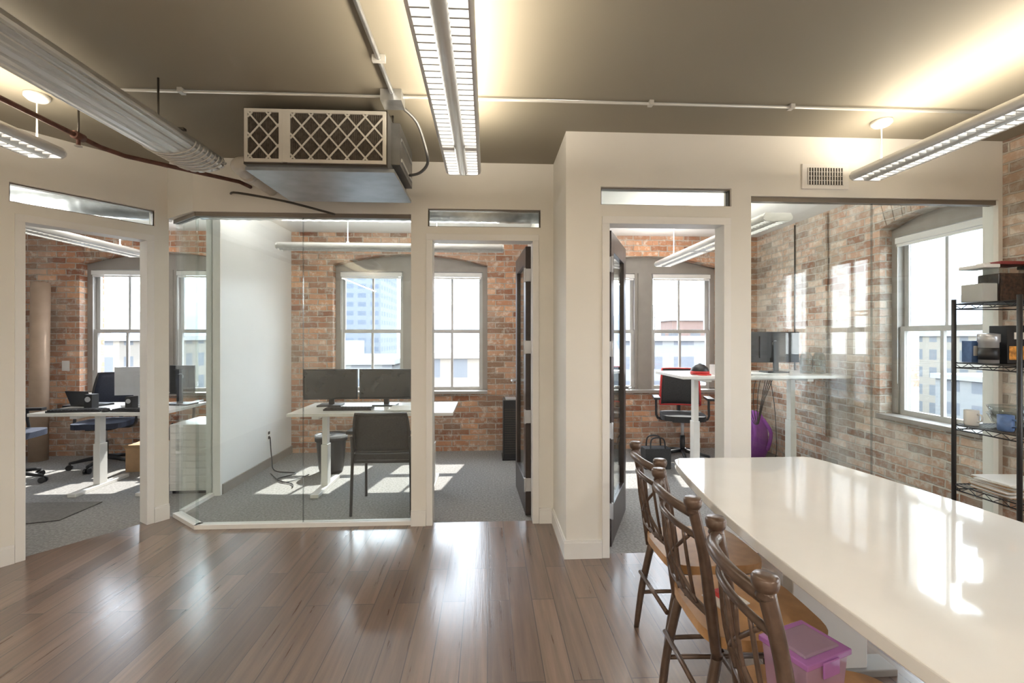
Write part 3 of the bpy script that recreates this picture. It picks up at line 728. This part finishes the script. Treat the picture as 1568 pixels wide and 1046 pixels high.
b=B('tower_air_purifier',(.27,5.45,0)); b.box(-.09,.09,-.13,.13,.02,.68,BLACK); b.box(-.10,.10,-.14,.14,0,.02,BLACK)
for i in range(20): b.box(-.075,.075,-.134,-.13,.08+i*.026,.09+i*.026,DARKF)
b.box(-.06,.06,-.1,.1,.68,.695,SILV); b.done(.012)
b=B('filing_cabinet',(-2.65,4.55,0)); b.box(-.17,.17,-.22,.22,.03,.62,DTOP)
for i in range(9): b.box(-.16,.16,-.228,-.22,.05+i*.062,.10+i*.062,DTOP)
b.box(-.16,.16,-.2,.2,0,.03,BLACK); b.done(.004)
b=B('rolled_carpet_tube',(-5.08,5.60,0)); b.cyl((0,0,0),(-.02,.05,2.02),.085,TUBEB,seg=28); b.cyl((-.02,.05,2.02),(-.02,.05,2.022),.06,VENT,seg=24); b.done()
def carton(loc,s,rz):
    b=B('cardboard_box',loc,rz); x,y,z=s
    b.box(-x/2,x/2,-y/2,y/2,0,z,CARD); b.box(-x/2,x/2,-.02,.02,z,z+.002,TUBEB)
    b.rbox((0,-y/2-.04,z+.0),(x,.09,.004),Matrix.Rotation(-.5,3,'X'),CARD); b.done()
carton((-3.60,5.20,0),(.30,.24,.27),.1); 
b=B('backpack',(-3.60,5.58,0)); 
b.lathe([(.10,0),(.15,.05),(.155,.18),(.12,.3),(.06,.36),(.01,.37)],(0,0,0),BLACK,18); b.tube([(-.05,-.1,.3),(-.06,-.17,.2),(-.05,-.13,.08)],.012,BLKM,sub=4); b.tube([(.05,-.1,.3),(.06,-.17,.2),(.05,-.13,.08)],.012,BLKM,sub=4); b.tube([(-.03,0,.36),(0,0,.41),(.03,0,.36)],.008,BLKM,sub=4); b.done()
b=B('floor_mat'); b.prism([(-3.95,3.55,.001),(-3.25,3.75,.001),(-3.25,4.15,.001),(-4.15,4.15,.001)],(0,0,.008),CARPD); b.done()
b=B('power_cable')
b.tube([(-2.34,5.2,.32),(-2.30,5.15,.1),(-2.2,5.0,.012),(-1.95,4.9,.012),(-2.05,4.7,.012),(-1.85,4.55,.012),(-1.80,4.45,.012)],.006,BLACK,seg=8,sub=8)
b.tube([(-2.2,4.9,.012),(-1.95,4.6,.012),(-1.83,4.75,.012),(-1.80,4.85,.012)],.005,BLACK,seg=8,sub=8)
b.done()
b=B('wall_outlet'); b.box(-2.36,-2.352,5.16,5.24,.28,.40,WHITE); b.box(-2.352,-2.35,5.18,5.22,.30,.33,VENT); b.box(-2.352,-2.35,5.18,5.22,.35,.38,VENT); b.done()
b=B('light_switch',(-4.95,5.8,0)); b.box(-.04,.04,-.01,-.001,1.0,1.12,WHITE); b.box(-.01,.01,-.015,-.01,1.04,1.08,WHITE); b.done()
b=B('desk_cables')
for i in range(4):
    x=2.8+i*.05; b.tube([(x,4.92,1.0),(x-.03,4.94,.75),(x+.10-.04*i,4.95,.45),(x+.16-.04*i,4.94,.7),(3.0+.03*i,4.92,.98)],.0035,BLACK,seg=6,sub=6)
b.tube([(3.05,4.92,.95),(3.12,4.94,.5),(3.1,4.95,.012),(2.8,5.0,.012)],.0035,BLACK,seg=6,sub=6)
b.done()
for x in(3.12,3.25):
    b=B('glass_jar',(x,4.45,1.041)); b.lathe([(.05,0),(.055,.01),(.06,.10),(.055,.17),(.04,.20),(.03,.205),(.03,.20),(.05,.165),(.055,.1),(.05,.012)],(0,0,0),CGLASS,24); b.done()
b=B('baseball_cap',(2.03,4.4,1.041)); b.lathe([(.085,0),(.087,.03),(.075,.065),(.045,.09),(.012,.10),(.008,.106)],(0,0,0),BLACK,20); b.lathe([(.088,.004),(.089,.03),(.086,.034)],(0,0,0),RED,20)
b.prism([(-.08,-.04,.004),(-.06,-.11,.0),(0,-.145,.0),(.06,-.11,.0),(.08,-.04,.004),(0,-.06,.006)],(0,0,.008),RED); b.done()
b=B('small_white_box',(2.22,4.42,1.041)); b.box(-.06,.06,-.05,.05,0,.09,PAPER); b.box(-.061,.061,-.02,.02,.09,.092,SILV); b.done(.003)
b=B('tote_bag',(1.80,4.95,0)); b.box(-.14,.14,-.08,.08,0,.22,BLKM)
for s in(-1,1): b.tube([(-.08,s*.07,.21),(-.06,s*.06,.32),(.06,s*.06,.32),(.08,s*.07,.21)],.008,BLACK,sub=5)
b.done(.02)
b=B('purple_backpack',(3.14,5.40,0)); b.lathe([(.13,0),(.16,.1),(.15,.3),(.13,.42),(.08,.5),(.02,.53)],(0,0,0),PURF,16); b.tube([(-.06,-.10,.44),(-.09,-.2,.3),(-.08,-.15,.1)],.02,PURF,sub=4); b.tube([(.06,-.10,.44),(.09,-.2,.3),(.08,-.15,.1)],.02,PURF,sub=4); b.done()
b=B('wall_conduit'); 
b.tube([(XR-.012,5.05,2.64),(XR-.012,5.05,.9)],.007,DARKF,seg=6); b.cyl((XR-.018,4.55,.4),(XR-.018,4.55,2.64),.013,BRR,seg=8); b.done()
# ------------------------------------------------------------ exterior
b=B('street_ground'); b.box(-600,600,8,900,-14.2,-14,pm('asphalt_pale',(.16,.16,.16),.9)); b.box(8,600,-400,8,-14.2,-14,pm('asphalt_pale_b',(.16,.16,.16),.9)); b.done()
K=.40
def kk(c): return tuple(v*K for v in c)
F1=facade('facade_beige',kk((.42,.37,.31)),kk((.22,.23,.25)),2.4,2.8); F2=facade('facade_blue',kk((.29,.32,.37)),kk((.18,.22,.30)),2.2,1.6); F3=facade('facade_grey',kk((.38,.38,.38)),kk((.22,.23,.26)),3.2,2.4); F4=facade('facade_brick',kk((.36,.24,.20)),kk((.22,.22,.23)),2.6,3.0)
ROOF=pm('roof_pale',(.20,.20,.20),.9)
def bld(x0,x1,y0,y1,z1,m,roof=ROOF):
    b=B('building'); b.box(x0,x1,y0,y1,-14,z1,m); b.box(x0-.3,x1+.3,y0-.3,y1+.3,z1,z1+.5,roof)
    b.box(x0+(x1-x0)*.3,x0+(x1-x0)*.5,y0+2,y1-2,z1+.5,z1+2.4,roof); b.done()
bld(-6,8,42,60,-.5,F1); bld(-28,-19,85,100,14,F2); bld(-24,-10,50,68,-1.5,F3); bld(-62,-36,48,66,1.0,F1); bld(12,24,46,64,1.0,F3); bld(24,36,60,80,3.5,F4); bld(-44,-30,90,110,5,F3); bld(48,62,20,48,-3,F3); bld(70,95,55,85,1.5,F1); bld(40,56,-12,10,-1,F1); bld(5,16,110,130,4,F4)
HILL=pm('hazy_hills',(.165,.18,.21),.95,var=.15,scale=.03)
def hills(name,pts,hf):
    b=B(name); k=b.mi(HILL); prev=None
    for i,(x,y) in enumerate(pts):
        h=hf(i); d=Vector((x,y,0)).normalized()
        col=[b.bm.verts.new(v) for v in ((x,y,-14),(x+d.x*60,y+d.y*60,h*.6-4),(x+d.x*130,y+d.y*130,h))]
        if prev:
            for a in range(2): b.bm.faces.new((prev[a],col[a],col[a+1],prev[a+1])).material_index=k
        prev=col
    b.done()
pp=[(620*math.sin(math.radians(a)),620*math.cos(math.radians(a))) for a in range(-60,125,2)]
hills('mountain_range',pp,lambda i: 62+26*math.sin(i*.45)+14*math.sin(i*1.3+1)+8*math.sin(i*2.9))
# ------------------------------------------------------------ world + sun
w=bpy.data.worlds.new('sky'); sc.world=w; w.use_nodes=True; nt=w.node_tree; nt.nodes.clear()
o=nt.nodes.new('ShaderNodeOutputWorld'); bg=nt.nodes.new('ShaderNodeBackground')
tc=nt.nodes.new('ShaderNodeTexCoord'); sp=nt.nodes.new('ShaderNodeSeparateXYZ'); rp=nt.nodes.new('ShaderNodeValToRGB')
nt.links.new(tc.outputs['Generated'],sp.inputs[0]); nt.links.new(sp.outputs[2],rp.inputs[0])
rp.color_ramp.elements[0].color=(.94,.97,1,1); rp.color_ramp.elements[0].position=0; rp.color_ramp.elements[1].color=(.72,.84,1,1); rp.color_ramp.elements[1].position=.7
nt.links.new(rp.outputs[0],bg.inputs[0]); bg.inputs[1].default_value=8.5; nt.links.new(bg.outputs[0],o.inputs[0])
s=bpy.data.lights.new('sun','SUN'); s.energy=9; s.angle=.01; s.color=(1,.96,.89)
so=bpy.data.objects.new('sun',s); sc.collection.objects.link(so)
so.rotation_euler=Vector((-.12,-.62,-.78)).to_track_quat('-Z','Y').to_euler()
# ------------------------------------------------------------ camera
c=bpy.data.cameras.new('camera'); co=bpy.data.objects.new('camera',c); sc.collection.objects.link(co)
co.location=(0,0,1.4); co.rotation_euler=(math.radians(90),0,math.radians(-3))
c.sensor_width=36; c.lens=16.53; c.shift_y=-.0045; c.clip_start=.05; c.clip_end=2000
sc.camera=co
sc.view_settings.view_transform='Standard'; sc.view_settings.exposure=.55
